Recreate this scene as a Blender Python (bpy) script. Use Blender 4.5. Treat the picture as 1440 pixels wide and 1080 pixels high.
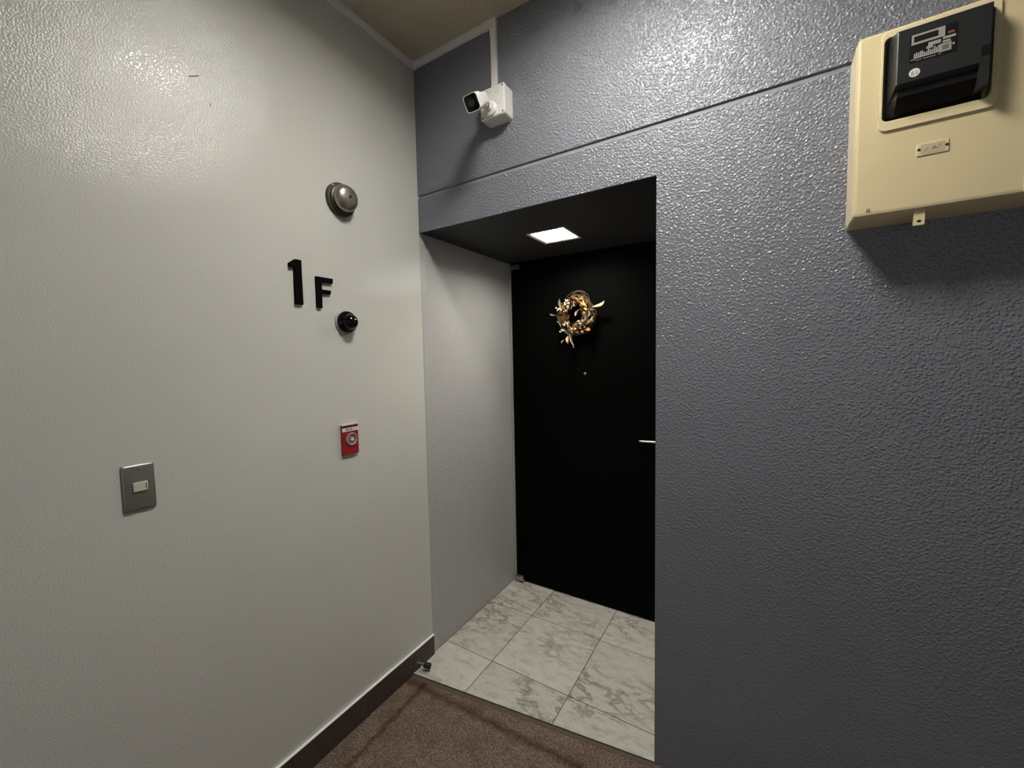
import bpy, bmesh, math, random
from mathutils import Vector, Matrix, Quaternion

# ------------------------------------------------------------------ clear
for o in list(bpy.data.objects):
    bpy.data.objects.remove(o, do_unlink=True)
SC = bpy.context.scene
COL = SC.collection
RNG = random.Random(7)

# ------------------------------------------------------------------ camera, world, light, exposure
cam_data = bpy.data.cameras.new('camera')
cam_data.sensor_fit = 'HORIZONTAL'
cam_data.sensor_width = 36.0
cam_data.lens = 570.5 / 1440.0 * 36.0
cam_data.clip_start = 0.02
cam = bpy.data.objects.new('camera', cam_data)
COL.objects.link(cam)
Rw = Matrix(((0.85045, -0.525747, -0.0179638),
             (0.525676, 0.84805, 0.0669037),
             (-0.0199402, -0.0663415, 0.9975977)))
right, fwd, up = Rw.col[0], Rw.col[1], Rw.col[2]
M = Matrix.Identity(4)
for i in range(3):
    M[i][0] = right[i]; M[i][1] = up[i]; M[i][2] = -fwd[i]
M[0][3], M[1][3], M[2][3] = 1.3798, -1.4276, 1.4737
cam.matrix_world = M
SC.camera = cam

world = bpy.data.worlds.new('world')
SC.world = world
world.use_nodes = True
world.node_tree.nodes['Background'].inputs[0].default_value = (0.88, 0.94, 1.0, 1)
world.node_tree.nodes['Background'].inputs[1].default_value = 0.5   # soft fill light, let in through an opening added to the unseen rear wall

SC.view_settings.view_transform = 'Standard'
SC.view_settings.look = 'None'
SC.view_settings.gamma = 1.0
SC.view_settings.use_curve_mapping = False
SC.view_settings.exposure = 0.0

CEILING_LAMP = 84.0      # radiance of the corridor lamp's diffuser
ALCOVE_LAMP = 112.0       # radiance of the downlight's diffuser
LAMP_DEPTH = 0.055        # how deep that diffuser sits in the ceiling
LAMP_TINT = (1.0, 0.965, 0.90)
ALCOVE_TINT = (1.0, 0.97, 0.87)

# ------------------------------------------------------------------ dimensions (metres)
W = 1.07        # alcove width
D = 0.79        # alcove depth to the door's face
HS = 2.0613     # soffit height
ZC = 2.813      # ceiling height
ZG = 2.2265     # groove height
XR, YB = 3.6, -3.8   # far ends of the hall behind the camera

# ------------------------------------------------------------------ materials
def mat(name, col, rough=0.5, metal=0.0, spec=0.5, emit=None, estr=0.0, coat=0.0):
    m = bpy.data.materials.new(name)
    m.use_nodes = True
    b = m.node_tree.nodes['Principled BSDF']
    b.inputs['Base Color'].default_value = (*col, 1)
    b.inputs['Roughness'].default_value = rough
    b.inputs['Metallic'].default_value = metal
    b.inputs['Specular IOR Level'].default_value = spec
    b.inputs['Coat Weight'].default_value = coat
    if emit:
        b.inputs['Emission Color'].default_value = (*emit, 1)
        b.inputs['Emission Strength'].default_value = estr
    return m

def nt(m):
    t = m.node_tree
    return t, t.nodes, t.links, t.nodes['Principled BSDF']

def noise(t, scale, detail=2.0, rough=0.5, coord=None, dist=0.0):
    n = t.nodes.new('ShaderNodeTexNoise')
    n.inputs['Scale'].default_value = scale
    n.inputs['Detail'].default_value = detail
    n.inputs['Roughness'].default_value = rough
    n.inputs['Distortion'].default_value = dist
    if coord is not None:
        t.links.new(coord, n.inputs['Vector'])
    return n

def ramp(t, fac, stops):
    r = t.nodes.new('ShaderNodeValToRGB')
    e = r.color_ramp.elements
    while len(e) < len(stops):
        e.new(0.5)
    for k, (p, c) in enumerate(stops):
        e[k].position = p
        e[k].color = (*c, 1) if len(c) == 3 else c
    t.links.new(fac, r.inputs['Fac'])
    return r

def add_bump(m, height, strength, distance):
    t, N, L, b = nt(m)
    bp = N.new('ShaderNodeBump')
    bp.inputs['Strength'].default_value = strength
    bp.inputs['Distance'].default_value = distance
    L.new(height, bp.inputs['Height'])
    L.new(bp.outputs['Normal'], b.inputs['Normal'])
    return bp

def geo_pos(m):
    g = m.node_tree.nodes.new('ShaderNodeNewGeometry')
    return g.outputs['Position']

def paint_wall(name, col, rough, scale, lo, hi, strength, distance, spec=0.5, tone=0.06, fade=False, pebble=False):
    m = mat(name, col, rough, spec=spec)
    t, N, L, b = nt(m)
    p = geo_pos(m)
    n = noise(t, scale, 2.0, 0.5, p)
    r = ramp(t, n.outputs['Fac'], [(lo, (0, 0, 0)), (hi, (1, 1, 1))])
    r.color_ramp.interpolation = 'EASE'
    h = r.outputs['Color']
    if pebble:                                 # rounded stipple dots between the noise ridges
        wv = noise(t, scale * 0.8, 1.0, 0.5, p)
        ws = N.new('ShaderNodeVectorMath'); ws.operation = 'SCALE'; ws.inputs['Scale'].default_value = 0.006
        L.new(wv.outputs['Color'], ws.inputs[0])
        wa = N.new('ShaderNodeVectorMath'); wa.operation = 'ADD'; L.new(p, wa.inputs[0]); L.new(ws.outputs[0], wa.inputs[1])
        vo = N.new('ShaderNodeTexVoronoi'); vo.feature = 'SMOOTH_F1'
        vo.inputs['Scale'].default_value = scale * 0.8; vo.inputs['Smoothness'].default_value = 0.5
        L.new(wa.outputs[0], vo.inputs['Vector'])
        vr = ramp(t, vo.outputs['Distance'], [(0.10, (1, 1, 1)), (0.62, (0, 0, 0))])
        vr.color_ramp.interpolation = 'EASE'
        mxh = N.new('ShaderNodeMixRGB'); mxh.inputs['Fac'].default_value = 0.68
        L.new(h, mxh.inputs[1]); L.new(vr.outputs['Color'], mxh.inputs[2]); h = mxh.outputs[0]
    if fade:                                   # the stipple was rolled flatter low on the wall
        sp = N.new('ShaderNodeSeparateXYZ'); L.new(p, sp.inputs[0])
        mr = N.new('ShaderNodeMapRange')
        mr.inputs['From Min'].default_value = 0.4; mr.inputs['From Max'].default_value = 1.9
        mr.inputs['To Min'].default_value = 0.28; mr.inputs['To Max'].default_value = 1.0
        L.new(sp.outputs['Z'], mr.inputs['Value'])
        mm = N.new('ShaderNodeMath'); mm.operation = 'MULTIPLY'
        L.new(h, mm.inputs[0]); L.new(mr.outputs[0], mm.inputs[1]); h = mm.outputs[0]
    add_bump(m, h, strength, distance)
    n2 = noise(t, 1.7, 3.0, 0.55, p)
    d = 1 - tone
    r2 = ramp(t, n2.outputs['Fac'], [(0.3, tuple(c * d for c in col)), (0.7, tuple(min(1, c * (1 + tone)) for c in col))])
    L.new(r2.outputs['Color'], b.inputs['Base Color'])
    return m

M_LEFT = paint_wall('warm_grey_gloss_paint', (0.60, 0.592, 0.543), 0.15, 240, 0.35, 0.7, 0.19, 0.0025, spec=0.42, tone=0.03)
M_BACK = paint_wall('blue_grey_stipple_paint', (0.188, 0.197, 0.223), 0.11, 155, 0.36, 0.66, 0.75, 0.0032, spec=0.42, pebble=True, fade=True, tone=0.05)
M_ALC = paint_wall('grey_stipple_paint', (0.45, 0.44, 0.425), 0.26, 155, 0.36, 0.68, 0.55, 0.003, spec=0.45, pebble=True, tone=0.04)
M_STRIP = mat('grey_smooth_paint', (0.42, 0.415, 0.39), 0.35)
M_GROOVE = mat('blue_grey_smooth_paint', (0.20, 0.203, 0.219), 0.35, spec=0.3)
M_SOFFIT = paint_wall('charcoal_soffit_paint', (0.030, 0.030, 0.031), 0.6, 90, 0.4, 0.7, 0.1, 0.002, spec=0.3)
M_CEIL = paint_wall('brown_beige_ceiling_paint', (0.66, 0.575, 0.43), 0.85, 160, 0.35, 0.65, 0.7, 0.004, spec=0.2, tone=0.05)
M_HALL = paint_wall('hall_grey_paint', (0.45, 0.45, 0.45), 0.5, 75, 0.36, 0.68, 0.3, 0.004)

def carpet_mat():
    m = mat('brown_needle_carpet', (0.1, 0.07, 0.055), 0.95, spec=0.15)
    t, N, L, b = nt(m)
    p = geo_pos(m)
    n1 = noise(t, 330, 2.0, 0.65, p)
    r1 = ramp(t, n1.outputs['Fac'], [(0.30, (0.050, 0.032, 0.024)), (0.50, (0.150, 0.106, 0.082)), (0.70, (0.42, 0.33, 0.27))])
    n2 = noise(t, 9, 4.0, 0.6, p)
    r2 = ramp(t, n2.outputs['Fac'], [(0.32, (0.68, 0.63, 0.6)), (0.6, (1, 1, 1))])
    mx = N.new('ShaderNodeMixRGB'); mx.blend_type = 'MULTIPLY'; mx.inputs['Fac'].default_value = 0.8
    L.new(r1.outputs['Color'], mx.inputs[1]); L.new(r2.outputs['Color'], mx.inputs[2])
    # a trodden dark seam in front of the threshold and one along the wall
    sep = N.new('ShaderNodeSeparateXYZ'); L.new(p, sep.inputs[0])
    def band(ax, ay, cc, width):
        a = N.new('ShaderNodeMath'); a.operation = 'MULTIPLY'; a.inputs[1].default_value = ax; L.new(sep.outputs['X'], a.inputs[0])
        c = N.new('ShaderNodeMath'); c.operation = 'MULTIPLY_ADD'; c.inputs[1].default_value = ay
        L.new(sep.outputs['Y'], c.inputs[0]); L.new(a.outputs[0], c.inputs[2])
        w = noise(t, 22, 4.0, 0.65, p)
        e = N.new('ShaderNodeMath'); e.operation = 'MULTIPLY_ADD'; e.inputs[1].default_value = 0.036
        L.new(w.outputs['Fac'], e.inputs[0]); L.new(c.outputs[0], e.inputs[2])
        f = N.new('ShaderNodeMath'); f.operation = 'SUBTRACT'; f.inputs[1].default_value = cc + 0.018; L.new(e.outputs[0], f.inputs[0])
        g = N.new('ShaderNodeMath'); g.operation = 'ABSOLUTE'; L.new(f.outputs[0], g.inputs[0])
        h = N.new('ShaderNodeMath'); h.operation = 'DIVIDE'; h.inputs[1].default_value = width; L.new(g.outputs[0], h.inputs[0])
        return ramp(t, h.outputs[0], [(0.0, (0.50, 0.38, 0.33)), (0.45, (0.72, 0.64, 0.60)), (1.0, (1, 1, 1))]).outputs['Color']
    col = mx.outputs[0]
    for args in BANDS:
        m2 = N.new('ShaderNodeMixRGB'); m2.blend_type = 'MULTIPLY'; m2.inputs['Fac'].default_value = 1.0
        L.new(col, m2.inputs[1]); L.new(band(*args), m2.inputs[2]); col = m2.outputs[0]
    L.new(col, b.inputs['Base Color'])
    add_bump(m, n1.outputs['Fac'], 0.8, 0.004)
    return m
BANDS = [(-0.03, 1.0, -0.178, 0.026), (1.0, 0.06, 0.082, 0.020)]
M_CARPET = carpet_mat()

def marble_mat():
    m = mat('white_veined_marble', (0.62, 0.60, 0.55), 0.28)
    t, N, L, b = nt(m)
    tc = N.new('ShaderNodeTexCoord')
    oi = N.new('ShaderNodeObjectInfo')
    cx = N.new('ShaderNodeMath'); cx.operation = 'MULTIPLY'; cx.inputs[1].default_value = 40.0; L.new(oi.outputs['Random'], cx.inputs[0])
    cb = N.new('ShaderNodeCombineXYZ'); L.new(cx.outputs[0], cb.inputs[0]); L.new(cx.outputs[0], cb.inputs[1]); L.new(cx.outputs[0], cb.inputs[2])
    ad = N.new('ShaderNodeVectorMath'); ad.operation = 'ADD'; L.new(tc.outputs['Object'], ad.inputs[0]); L.new(cb.outputs[0], ad.inputs[1])
    mp = N.new('ShaderNodeMapping'); mp.inputs['Rotation'].default_value = (0, 0, 0.6); mp.inputs['Scale'].default_value = (1.0, 2.2, 1.0)
    L.new(ad.outputs[0], mp.inputs['Vector'])
    n = noise(t, 6.0, 8.0, 0.66, mp.outputs[0], 0.3)
    s = N.new('ShaderNodeMath'); s.operation = 'SUBTRACT'; s.inputs[1].default_value = 0.5; L.new(n.outputs['Fac'], s.inputs[0])
    a = N.new('ShaderNodeMath'); a.operation = 'ABSOLUTE'; L.new(s.outputs[0], a.inputs[0])
    vein = ramp(t, a.outputs[0], [(0.0, (0.40, 0.39, 0.36)), (0.014, (0.62, 0.605, 0.57)), (0.055, (1, 1, 1))])
    msk = noise(t, 3.2, 3.0, 0.6, ad.outputs[0])
    mr = ramp(t, msk.outputs['Fac'], [(0.44, (0.04, 0.04, 0.04)), (0.60, (1, 1, 1))])
    cl = noise(t, 14, 8.0, 0.68, mp.outputs[0], 0.4)
    base = ramp(t, cl.outputs['Fac'], [(0.34, (0.43, 0.405, 0.35)), (0.48, (0.56, 0.535, 0.472)), (0.68, (0.62, 0.595, 0.53))])
    mx = N.new('ShaderNodeMixRGB'); mx.blend_type = 'MULTIPLY'
    L.new(mr.outputs['Color'], mx.inputs['Fac']); L.new(base.outputs['Color'], mx.inputs[1]); L.new(vein.outputs['Color'], mx.inputs[2])
    tv = N.new('ShaderNodeMapRange'); tv.inputs['To Min'].default_value = 0.90; tv.inputs['To Max'].default_value = 1.06
    L.new(oi.outputs['Random'], tv.inputs['Value'])              # slabs differ slightly in tone
    hs = N.new('ShaderNodeHueSaturation'); L.new(tv.outputs[0], hs.inputs['Value']); L.new(mx.outputs[0], hs.inputs['Color'])
    L.new(hs.outputs['Color'], b.inputs['Base Color'])
    return m
M_MARBLE = marble_mat()
M_GROUT = mat('grey_grout', (0.12, 0.105, 0.088), 0.9)

def speckle_mat(name, stops, scale, rough, bump=0.2):
    m = mat(name, stops[0][1], rough)
    t, N, L, b = nt(m)
    n = noise(t, scale, 3.0, 0.65, geo_pos(m))
    r = ramp(t, n.outputs['Fac'], stops)
    L.new(r.outputs['Color'], b.inputs['Base Color'])
    add_bump(m, n.outputs['Fac'], bump, 0.002)
    return m
M_SKIRT = speckle_mat('dark_brown_stone_skirting', [(0.3, (0.030, 0.020, 0.018)), (0.58, (0.066, 0.046, 0.040)), (0.76, (0.20, 0.15, 0.13))], 190, 0.5)
M_THRESH = speckle_mat('brown_threshold', [(0.3, (0.060, 0.042, 0.031)), (0.7, (0.125, 0.090, 0.068))], 260, 0.75)
M_CAP = mat('white_skirting_cap', (0.85, 0.83, 0.80), 0.25)
M_WHITE_PL = mat('white_duct_plastic', (0.86, 0.84, 0.81), 0.35)
M_CAMW = mat('white_camera_plastic', (0.72, 0.71, 0.67), 0.35)
M_BLACK_GL = mat('glossy_black_plastic', (0.003, 0.003, 0.003), 0.07, spec=0.3)
M_BLACK = mat('matte_black_paint', (0.002, 0.002, 0.002), 0.8, spec=0.06)
M_DOOR = mat('black_door_paint', (0.0018, 0.0018, 0.0016), 0.6, spec=0.03)
M_RUBBER = mat('black_rubber', (0.008, 0.007, 0.007), 0.7)
M_STEEL = mat('brushed_steel', (0.62, 0.61, 0.58), 0.28, 1.0)
M_HINGE = mat('dull_hinge_metal', (0.36, 0.34, 0.33), 0.38, 0.9)
M_PLATE = mat('dark_stainless_plate', (0.26, 0.25, 0.225), 0.4, 0.6)
M_IVORY = mat('ivory_switch_plastic', (0.60, 0.56, 0.46), 0.4)
M_DARKSLOT = mat('dark_slot', (0.012, 0.011, 0.010), 0.6)
M_JAMB = mat('grey_jamb_reflection', (0.34, 0.335, 0.32), 0.4)  # the frame is black; light reflected off it is painted in as grey
M_RED = mat('red_alarm_plastic', (0.27, 0.013, 0.015), 0.35)
M_DKRED = mat('dark_red_alarm_plastic', (0.085, 0.008, 0.010), 0.35)
M_PINK = mat('lit_alarm_edge_pink', (0.68, 0.48, 0.45), 0.4)  # light falling on the red casing's top edge, put in as pale colour
M_LABELW = mat('white_label', (0.75, 0.70, 0.66), 0.5)
M_CREAM = mat('cream_box_plastic', (0.74, 0.62, 0.365), 0.38)
M_CREAM2 = mat('pale_cream_frame_plastic', (0.77, 0.66, 0.40), 0.38)
M_METER = mat('dark_grey_meter_plastic', (0.021, 0.022, 0.023), 0.36)
M_METERBLK = mat('black_meter_plastic', (0.008, 0.008, 0.008), 0.3)
M_LABEL_G = mat('grey_meter_label_print', (0.33, 0.32, 0.29), 0.5)
M_LABEL_D = mat('dark_meter_label', (0.012, 0.012, 0.013), 0.25)
M_LCD = mat('dark_display_glass', (0.018, 0.016, 0.010), 0.15)
M_BRONZE_INK = mat('brown_ink', (0.26, 0.20, 0.11), 0.6)
M_RIB = mat('ribbed_side_plastic', (0.60, 0.54, 0.42), 0.45)
M_LAMP = mat('corridor_lamp_diffuser', (0.8, 0.8, 0.8), 0.5, emit=LAMP_TINT, estr=CEILING_LAMP)
M_DOWN = mat('alcove_lamp_diffuser', (0.8, 0.8, 0.8), 0.5, emit=ALCOVE_TINT, estr=ALCOVE_LAMP)
M_TRIMLT = mat('cream_lamp_trim', (0.80, 0.74, 0.60), 0.4)
M_REFL = mat('lamp_reflector', (0.55, 0.57, 0.60), 0.12, 1.0)

def bell_mat():
    m = mat('worn_bell_metal', (0.1, 0.085, 0.07), 0.34, 0.85)
    t, N, L, b = nt(m)
    n = noise(t, 320, 3.0, 0.7, geo_pos(m))
    r = ramp(t, n.outputs['Fac'], [(0.33, (0.17, 0.15, 0.125)), (0.5, (0.34, 0.315, 0.27)), (0.75, (0.52, 0.49, 0.43))])
    L.new(r.outputs['Color'], b.inputs['Base Color'])
    add_bump(m, n.outputs['Fac'], 0.12, 0.001)
    return m
M_GONG = bell_mat()
M_BELLBASE = mat('brown_bell_base', (0.062, 0.050, 0.040), 0.4, 0.35)

def leaf_mat(name, c1, c2, rough=0.55):
    m = mat(name, c1, rough)
    t, N, L, b = nt(m)
    tc = N.new('ShaderNodeTexCoord')
    n = noise(t, 90, 3.0, 0.6, tc.outputs['Object'])
    r = ramp(t, n.outputs['Fac'], [(0.35, c1), (0.65, c2)])
    L.new(r.outputs['Color'], b.inputs['Base Color'])
    return m
M_LEAF = [leaf_mat('gold_dried_leaf', (0.42, 0.26, 0.07), (0.68, 0.50, 0.22)),
          leaf_mat('tan_dried_leaf', (0.40, 0.27, 0.15), (0.60, 0.45, 0.30)),
          leaf_mat('rust_dried_leaf', (0.26, 0.10, 0.028), (0.52, 0.24, 0.075)),
          leaf_mat('olive_dried_leaf', (0.26, 0.18, 0.05), (0.48, 0.35, 0.11)),
          leaf_mat('pale_dried_leaf', (0.42, 0.32, 0.21), (0.68, 0.56, 0.40))]
M_BERRY = mat('white_dried_berry', (0.82, 0.76, 0.62), 0.5)
M_MAUVE = mat('mauve_dried_pod', (0.36, 0.22, 0.20), 0.6)
M_TWIG = mat('brown_twig', (0.11, 0.062, 0.028), 0.75)

# ------------------------------------------------------------------ mesh helpers (all in world metres)
def box(bm, x0, x1, y0, y1, z0, z1, bevel=0.0, seg=2):
    c = bmesh.ops.create_cube(bm, size=1.0)
    vs = c['verts']
    for v in vs:
        v.co.x = x0 if v.co.x < 0 else x1
        v.co.y = y0 if v.co.y < 0 else y1
        v.co.z = z0 if v.co.z < 0 else z1
    if bevel > 0:
        es = list({e for v in vs for e in v.link_edges})
        bmesh.ops.bevel(bm, geom=es, offset=bevel, segments=seg, affect='EDGES', profile=0.5)

def prism(bm, pts, axis, a, b, bevel=0.0, seg=2):
    """extrude a 2-D outline along an axis; outline coordinates are the other two axes in order."""
    def mk(p, t):
        if axis == 'x': return (t, p[0], p[1])
        if axis == 'y': return (p[0], t, p[1])
        return (p[0], p[1], t)
    va = [bm.verts.new(mk(p, a)) for p in pts]
    vb = [bm.verts.new(mk(p, b)) for p in pts]
    n = len(pts)
    fs = [bm.faces.new(va), bm.faces.new(list(reversed(vb)))]
    for i in range(n):
        fs.append(bm.faces.new((va[i], vb[i], vb[(i + 1) % n], va[(i + 1) % n])))
    bmesh.ops.recalc_face_normals(bm, faces=fs)
    if bevel > 0:
        es = list({e for f in fs[:2] for e in f.edges})
        bmesh.ops.bevel(bm, geom=es, offset=bevel, segments=seg, affect='EDGES', profile=0.5)

def rrect(x0, x1, z0, z1, r, n=5):
    pts = []
    for cx, cz, a0 in ((x1 - r, z1 - r, 0), (x0 + r, z1 - r, 90), (x0 + r, z0 + r, 180), (x1 - r, z0 + r, 270)):
        for k in range(n + 1):
            a = math.radians(a0 + 90 * k / n)
            pts.append((cx + r * math.cos(a), cz + r * math.sin(a)))
    return pts

def frame_y(bm, outer, inner, ya, yb):
    """a plate with a hole: two outlines of equal length, from depth ya to yb."""
    n = len(outer)
    L = []
    for (pts, y) in ((outer, ya), (inner, ya), (outer, yb), (inner, yb)):
        L.append([bm.verts.new((p[0], y, p[1])) for p in pts])
    fs = []
    for i in range(n):
        j = (i + 1) % n
        fs.append(bm.faces.new((L[0][i], L[0][j], L[1][j], L[1][i])))
        fs.append(bm.faces.new((L[2][i], L[3][i], L[3][j], L[2][j])))
        fs.append(bm.faces.new((L[0][i], L[2][i], L[2][j], L[0][j])))
        fs.append(bm.faces.new((L[1][i], L[1][j], L[3][j], L[3][i])))
    bmesh.ops.recalc_face_normals(bm, faces=fs)

def loft(bm, loops, cap=True):
    """skin a list of equally long vertex loops."""
    vs = [[bm.verts.new(p) for p in lp] for lp in loops]
    n = len(loops[0]); fs = []
    for a, b in zip(vs, vs[1:]):
        for i in range(n):
            j = (i + 1) % n
            fs.append(bm.faces.new((a[i], a[j], b[j], b[i])))
    if cap:
        fs.append(bm.faces.new(vs[0])); fs.append(bm.faces.new(list(reversed(vs[-1]))))
    bmesh.ops.recalc_face_normals(bm, faces=fs)

def basis(d):
    d = Vector(d).normalized()
    u = d.orthogonal().normalized()
    return u, d.cross(u), d

def lathe(bm, prof, origin, d, seg=40):
    """prof: (distance along d, radius)."""
    u, v, w = basis(d)
    o = Vector(origin)
    rings = []
    for (t, r) in prof:
        c = o + w * t
        if r < 1e-6:
            rings.append([bm.verts.new(c)])
        else:
            rings.append([bm.verts.new(c + (u * math.cos(2 * math.pi * k / seg) + v * math.sin(2 * math.pi * k / seg)) * r) for k in range(seg)])
    fs = []
    for a, b in zip(rings, rings[1:]):
        for k in range(seg):
            j = (k + 1) % seg
            if len(a) == 1 and len(b) == 1: continue
            if len(a) == 1: fs.append(bm.faces.new((a[0], b[j], b[k])))
            elif len(b) == 1: fs.append(bm.faces.new((a[k], a[j], b[0])))
            else: fs.append(bm.faces.new((a[k], a[j], b[j], b[k])))
    if len(rings[0]) > 1: fs.append(bm.faces.new(list(reversed(rings[0]))))
    if len(rings[-1]) > 1: fs.append(bm.faces.new(rings[-1]))
    bmesh.ops.recalc_face_normals(bm, faces=fs)

def tube(bm, pts, r, seg=8, taper=1.0):
    pts = [Vector(p) for p in pts]
    loops = []
    prev = None
    for i, p in enumerate(pts):
        d = (pts[min(i + 1, len(pts) - 1)] - pts[max(i - 1, 0)]).normalized()
        if prev is None:
            u = d.orthogonal().normalized()
        else:
            u = (prev - d * prev.dot(d)).normalized()
        prev = u
        v = d.cross(u)
        rr = r * (1 + (taper - 1) * i / max(1, len(pts) - 1))
        loops.append([p + (u * math.cos(2 * math.pi * k / seg) + v * math.sin(2 * math.pi * k / seg)) * rr for k in range(seg)])
    loft(bm, loops)

def world_of(o):
    v = Vector((0, 0, 0))
    while o is not None:
        v += o.location; o = o.parent
    return v

def obj(name, bm, m, parent=None, smooth=False, origin=None):
    me = bpy.data.meshes.new(name)
    base = Vector(origin) if origin is not None else (world_of(parent) if parent is not None else Vector((0, 0, 0)))
    for v in bm.verts: v.co -= base
    bm.to_mesh(me); bm.free()
    if smooth:
        me.polygons.foreach_set('use_smooth', [True] * len(me.polygons))
        me.set_sharp_from_angle(angle=math.radians(smooth if smooth is not True else 40))
    if m is not None: me.materials.append(m)
    o = bpy.data.objects.new(name, me)
    COL.objects.link(o)
    if parent is not None:
        o.parent = parent
        o.location = base - world_of(parent)
    else:
        o.location = base
    return o

def thing(name, label, cat, loc, group=None):
    o = bpy.data.objects.new(name, None)
    o.empty_display_size = 0.05
    COL.objects.link(o)
    o.location = loc
    o['label'] = label; o['category'] = cat
    if group: o['group'] = group
    return o

def struct(o, label):
    o['kind'] = 'structure'; o['label'] = label
    return o

def B(fn, *a, **k):
    bm = bmesh.new(); fn(bm, *a, **k); return bm

# ================================================================== THE SETTING
# left wall: smooth glossy paint, ends at the alcove's corner
wl = struct(obj('wall_left', B(box, -0.12, 0.0, YB, 0.0, -0.05, ZC + 0.02), M_LEFT, origin=(0, 0, 0)),
            'glossy warm grey painted wall on the left with faint orange peel texture')
# small scuffs on the paint
bm = bmesh.new(); tube(bm, [(0.0, -0.884, 2.2745), (0.0006, -0.872, 2.281), (0.0, -0.8595, 2.2895)], 0.0016, 6)
obj('scuff', bm, M_PLATE, wl)
bm = bmesh.new(); tube(bm, [(0.0, -0.8345, 2.226), (0.0006, -0.834, 2.217)], 0.0015, 6)
obj('scuff', bm, M_PLATE, wl)

# back wall: header with a groove, pier to the right of the alcove
prof = [(0, ZC + 0.02), (0, ZG + 0.003), (0.006, ZG + 0.001), (0.006, ZG - 0.002), (0.0, ZG - 0.016), (0, HS), (0.008, HS), (0.008, HS + 0.03), (0.12, HS + 0.03), (0.12, ZC + 0.02)]
bm = bmesh.new()
prism(bm, prof, 'x', 0.0, XR)
box(bm, W, XR, 0.0, 0.12, -0.05, HS)
box(bm, W + 0.02, XR, 0.008, 0.12, HS, HS + 0.03)
wb = struct(obj('wall_back', bm, M_BACK, origin=(W, 0, 0)),
            'blue grey stippled gloss wall around the entrance alcove with one long groove')
wb.data.materials.append(M_GROOVE)
for p in wb.data.polygons:           # the raked groove itself is trowelled smooth
    c = p.center
    if ZG - 0.021 < c.z < ZG + 0.0065 and abs(p.normal.x) < 0.5 and c.y < 0.0069:
        if abs(p.normal.z) > 0.2: p.material_index = 1
struct(obj('wall_alcove_left', B(box, -0.12, -0.003, 0.034, 0.92, -0.05, HS + 0.03), M_ALC, origin=(0, 0.4, 0)),
       'stippled grey side wall of the alcove left of the black door')
struct(obj('trim_1', B(box, -0.02, 0.0, 0.0005, 0.034, -0.02, HS), M_STRIP, origin=(0, 0, 0)),
       'narrow smooth grey corner strip where left wall meets the alcove')
struct(obj('wall_alcove_right', B(box, W, W + 0.1, 0.12, 0.92, -0.05, HS + 0.03), M_ALC, origin=(W, 0.4, 0)),
       'side wall of the alcove hidden right of the black door')
# alcove ceiling with a square opening for the downlight
LX0, LX1, LY0, LY1 = 0.413, 0.587, 0.323, 0.501
bm = bmesh.new()
box(bm, 0, LX0, 0.008, 0.92, HS, HS + 0.03); box(bm, LX1, W, 0.008, 0.92, HS, HS + 0.03)
box(bm, LX0, LX1, 0.008, LY0, HS, HS + 0.03); box(bm, LX0, LX1, LY1, 0.92, HS, HS + 0.03)
struct(obj('ceiling_alcove', bm, M_SOFFIT, origin=(0.5, 0.4, HS)), 'charcoal soffit over the entrance alcove holding one square downlight')
# ceiling with an opening for the corridor lamp
CX0, CX1, CY0, CY1 = 0.86, 1.26, -0.76, -0.45
bm = bmesh.new()
box(bm, -0.12, CX0, YB, 0.0, ZC, ZC + 0.1); box(bm, CX1, XR, YB, 0.0, ZC, ZC + 0.1)
box(bm, CX0, CX1, YB, CY0, ZC, ZC + 0.1); box(bm, CX0, CX1, CY1, 0.0, ZC, ZC + 0.1)
struct(obj('ceiling', bm, M_CEIL, origin=(1, -1, ZC)), 'rough brown beige ceiling above the hall')
# far sides of the hall, behind the camera
struct(obj('wall_right', B(box, XR, XR + 0.1, YB, 0.12, -0.05, ZC + 0.02), M_HALL, origin=(XR, -1, 0)), 'plain grey wall at the far right end of the hall')
bm = bmesh.new()
box(bm, -0.12, 0.9, YB - 0.1, YB, -0.05, ZC + 0.02); box(bm, 3.3, XR, YB - 0.1, YB, -0.05, ZC + 0.02); box(bm, 0.9, 3.3, YB - 0.1, YB, 2.4, ZC + 0.02)  # unseen wall; the wide gap is added so fill light comes in
struct(obj('wall_rear', bm, M_HALL, origin=(1, YB, 0)), 'plain grey wall behind the viewer with a wide opening added to let in fill light')
# floor: carpet, threshold, marble tiles
def edge_y(x): return -0.1445 + 0.1355 * x          # oblique front edge of the marble
bm = bmesh.new()
prism(bm, [(0.0, YB), (XR, YB), (XR, 0.0), (W, 0.0), (W, edge_y(W) - 0.017), (0.0, edge_y(0) - 0.020)], 'z', -0.05, -0.008)
struct(obj('floor', bm, M_CARPET, origin=(1, -1, 0)), 'brown speckled carpet with darker trodden seams')
bm = bmesh.new()
prism(bm, [(0.0, edge_y(0) - 0.020), (W, edge_y(W) - 0.017), (W, edge_y(W) - 0.0005), (0.0, edge_y(0) - 0.0005)], 'z', -0.05, -0.0068)
struct(obj('trim_2', bm, M_THRESH, origin=(0.5, -0.1, 0)), 'dark brown threshold strip between carpet and marble')
bm = bmesh.new()
prism(bm, [(0.0, edge_y(0)), (W, edge_y(W)), (W, 0.92), (0.0, 0.92)], 'z', -0.05, -0.0025)
fa = struct(obj('floor_alcove', bm, M_GROUT, origin=(0.5, 0.3, 0)), 'white veined marble tile floor of the alcove')
T1, T2, JA, JB, G = 0.2835, 0.6847, 0.5067, 0.1057, 0.0017
cols = [(0.0, T1 - G), (T1 + G, T2 - G), (T2 + G, W)]
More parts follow.
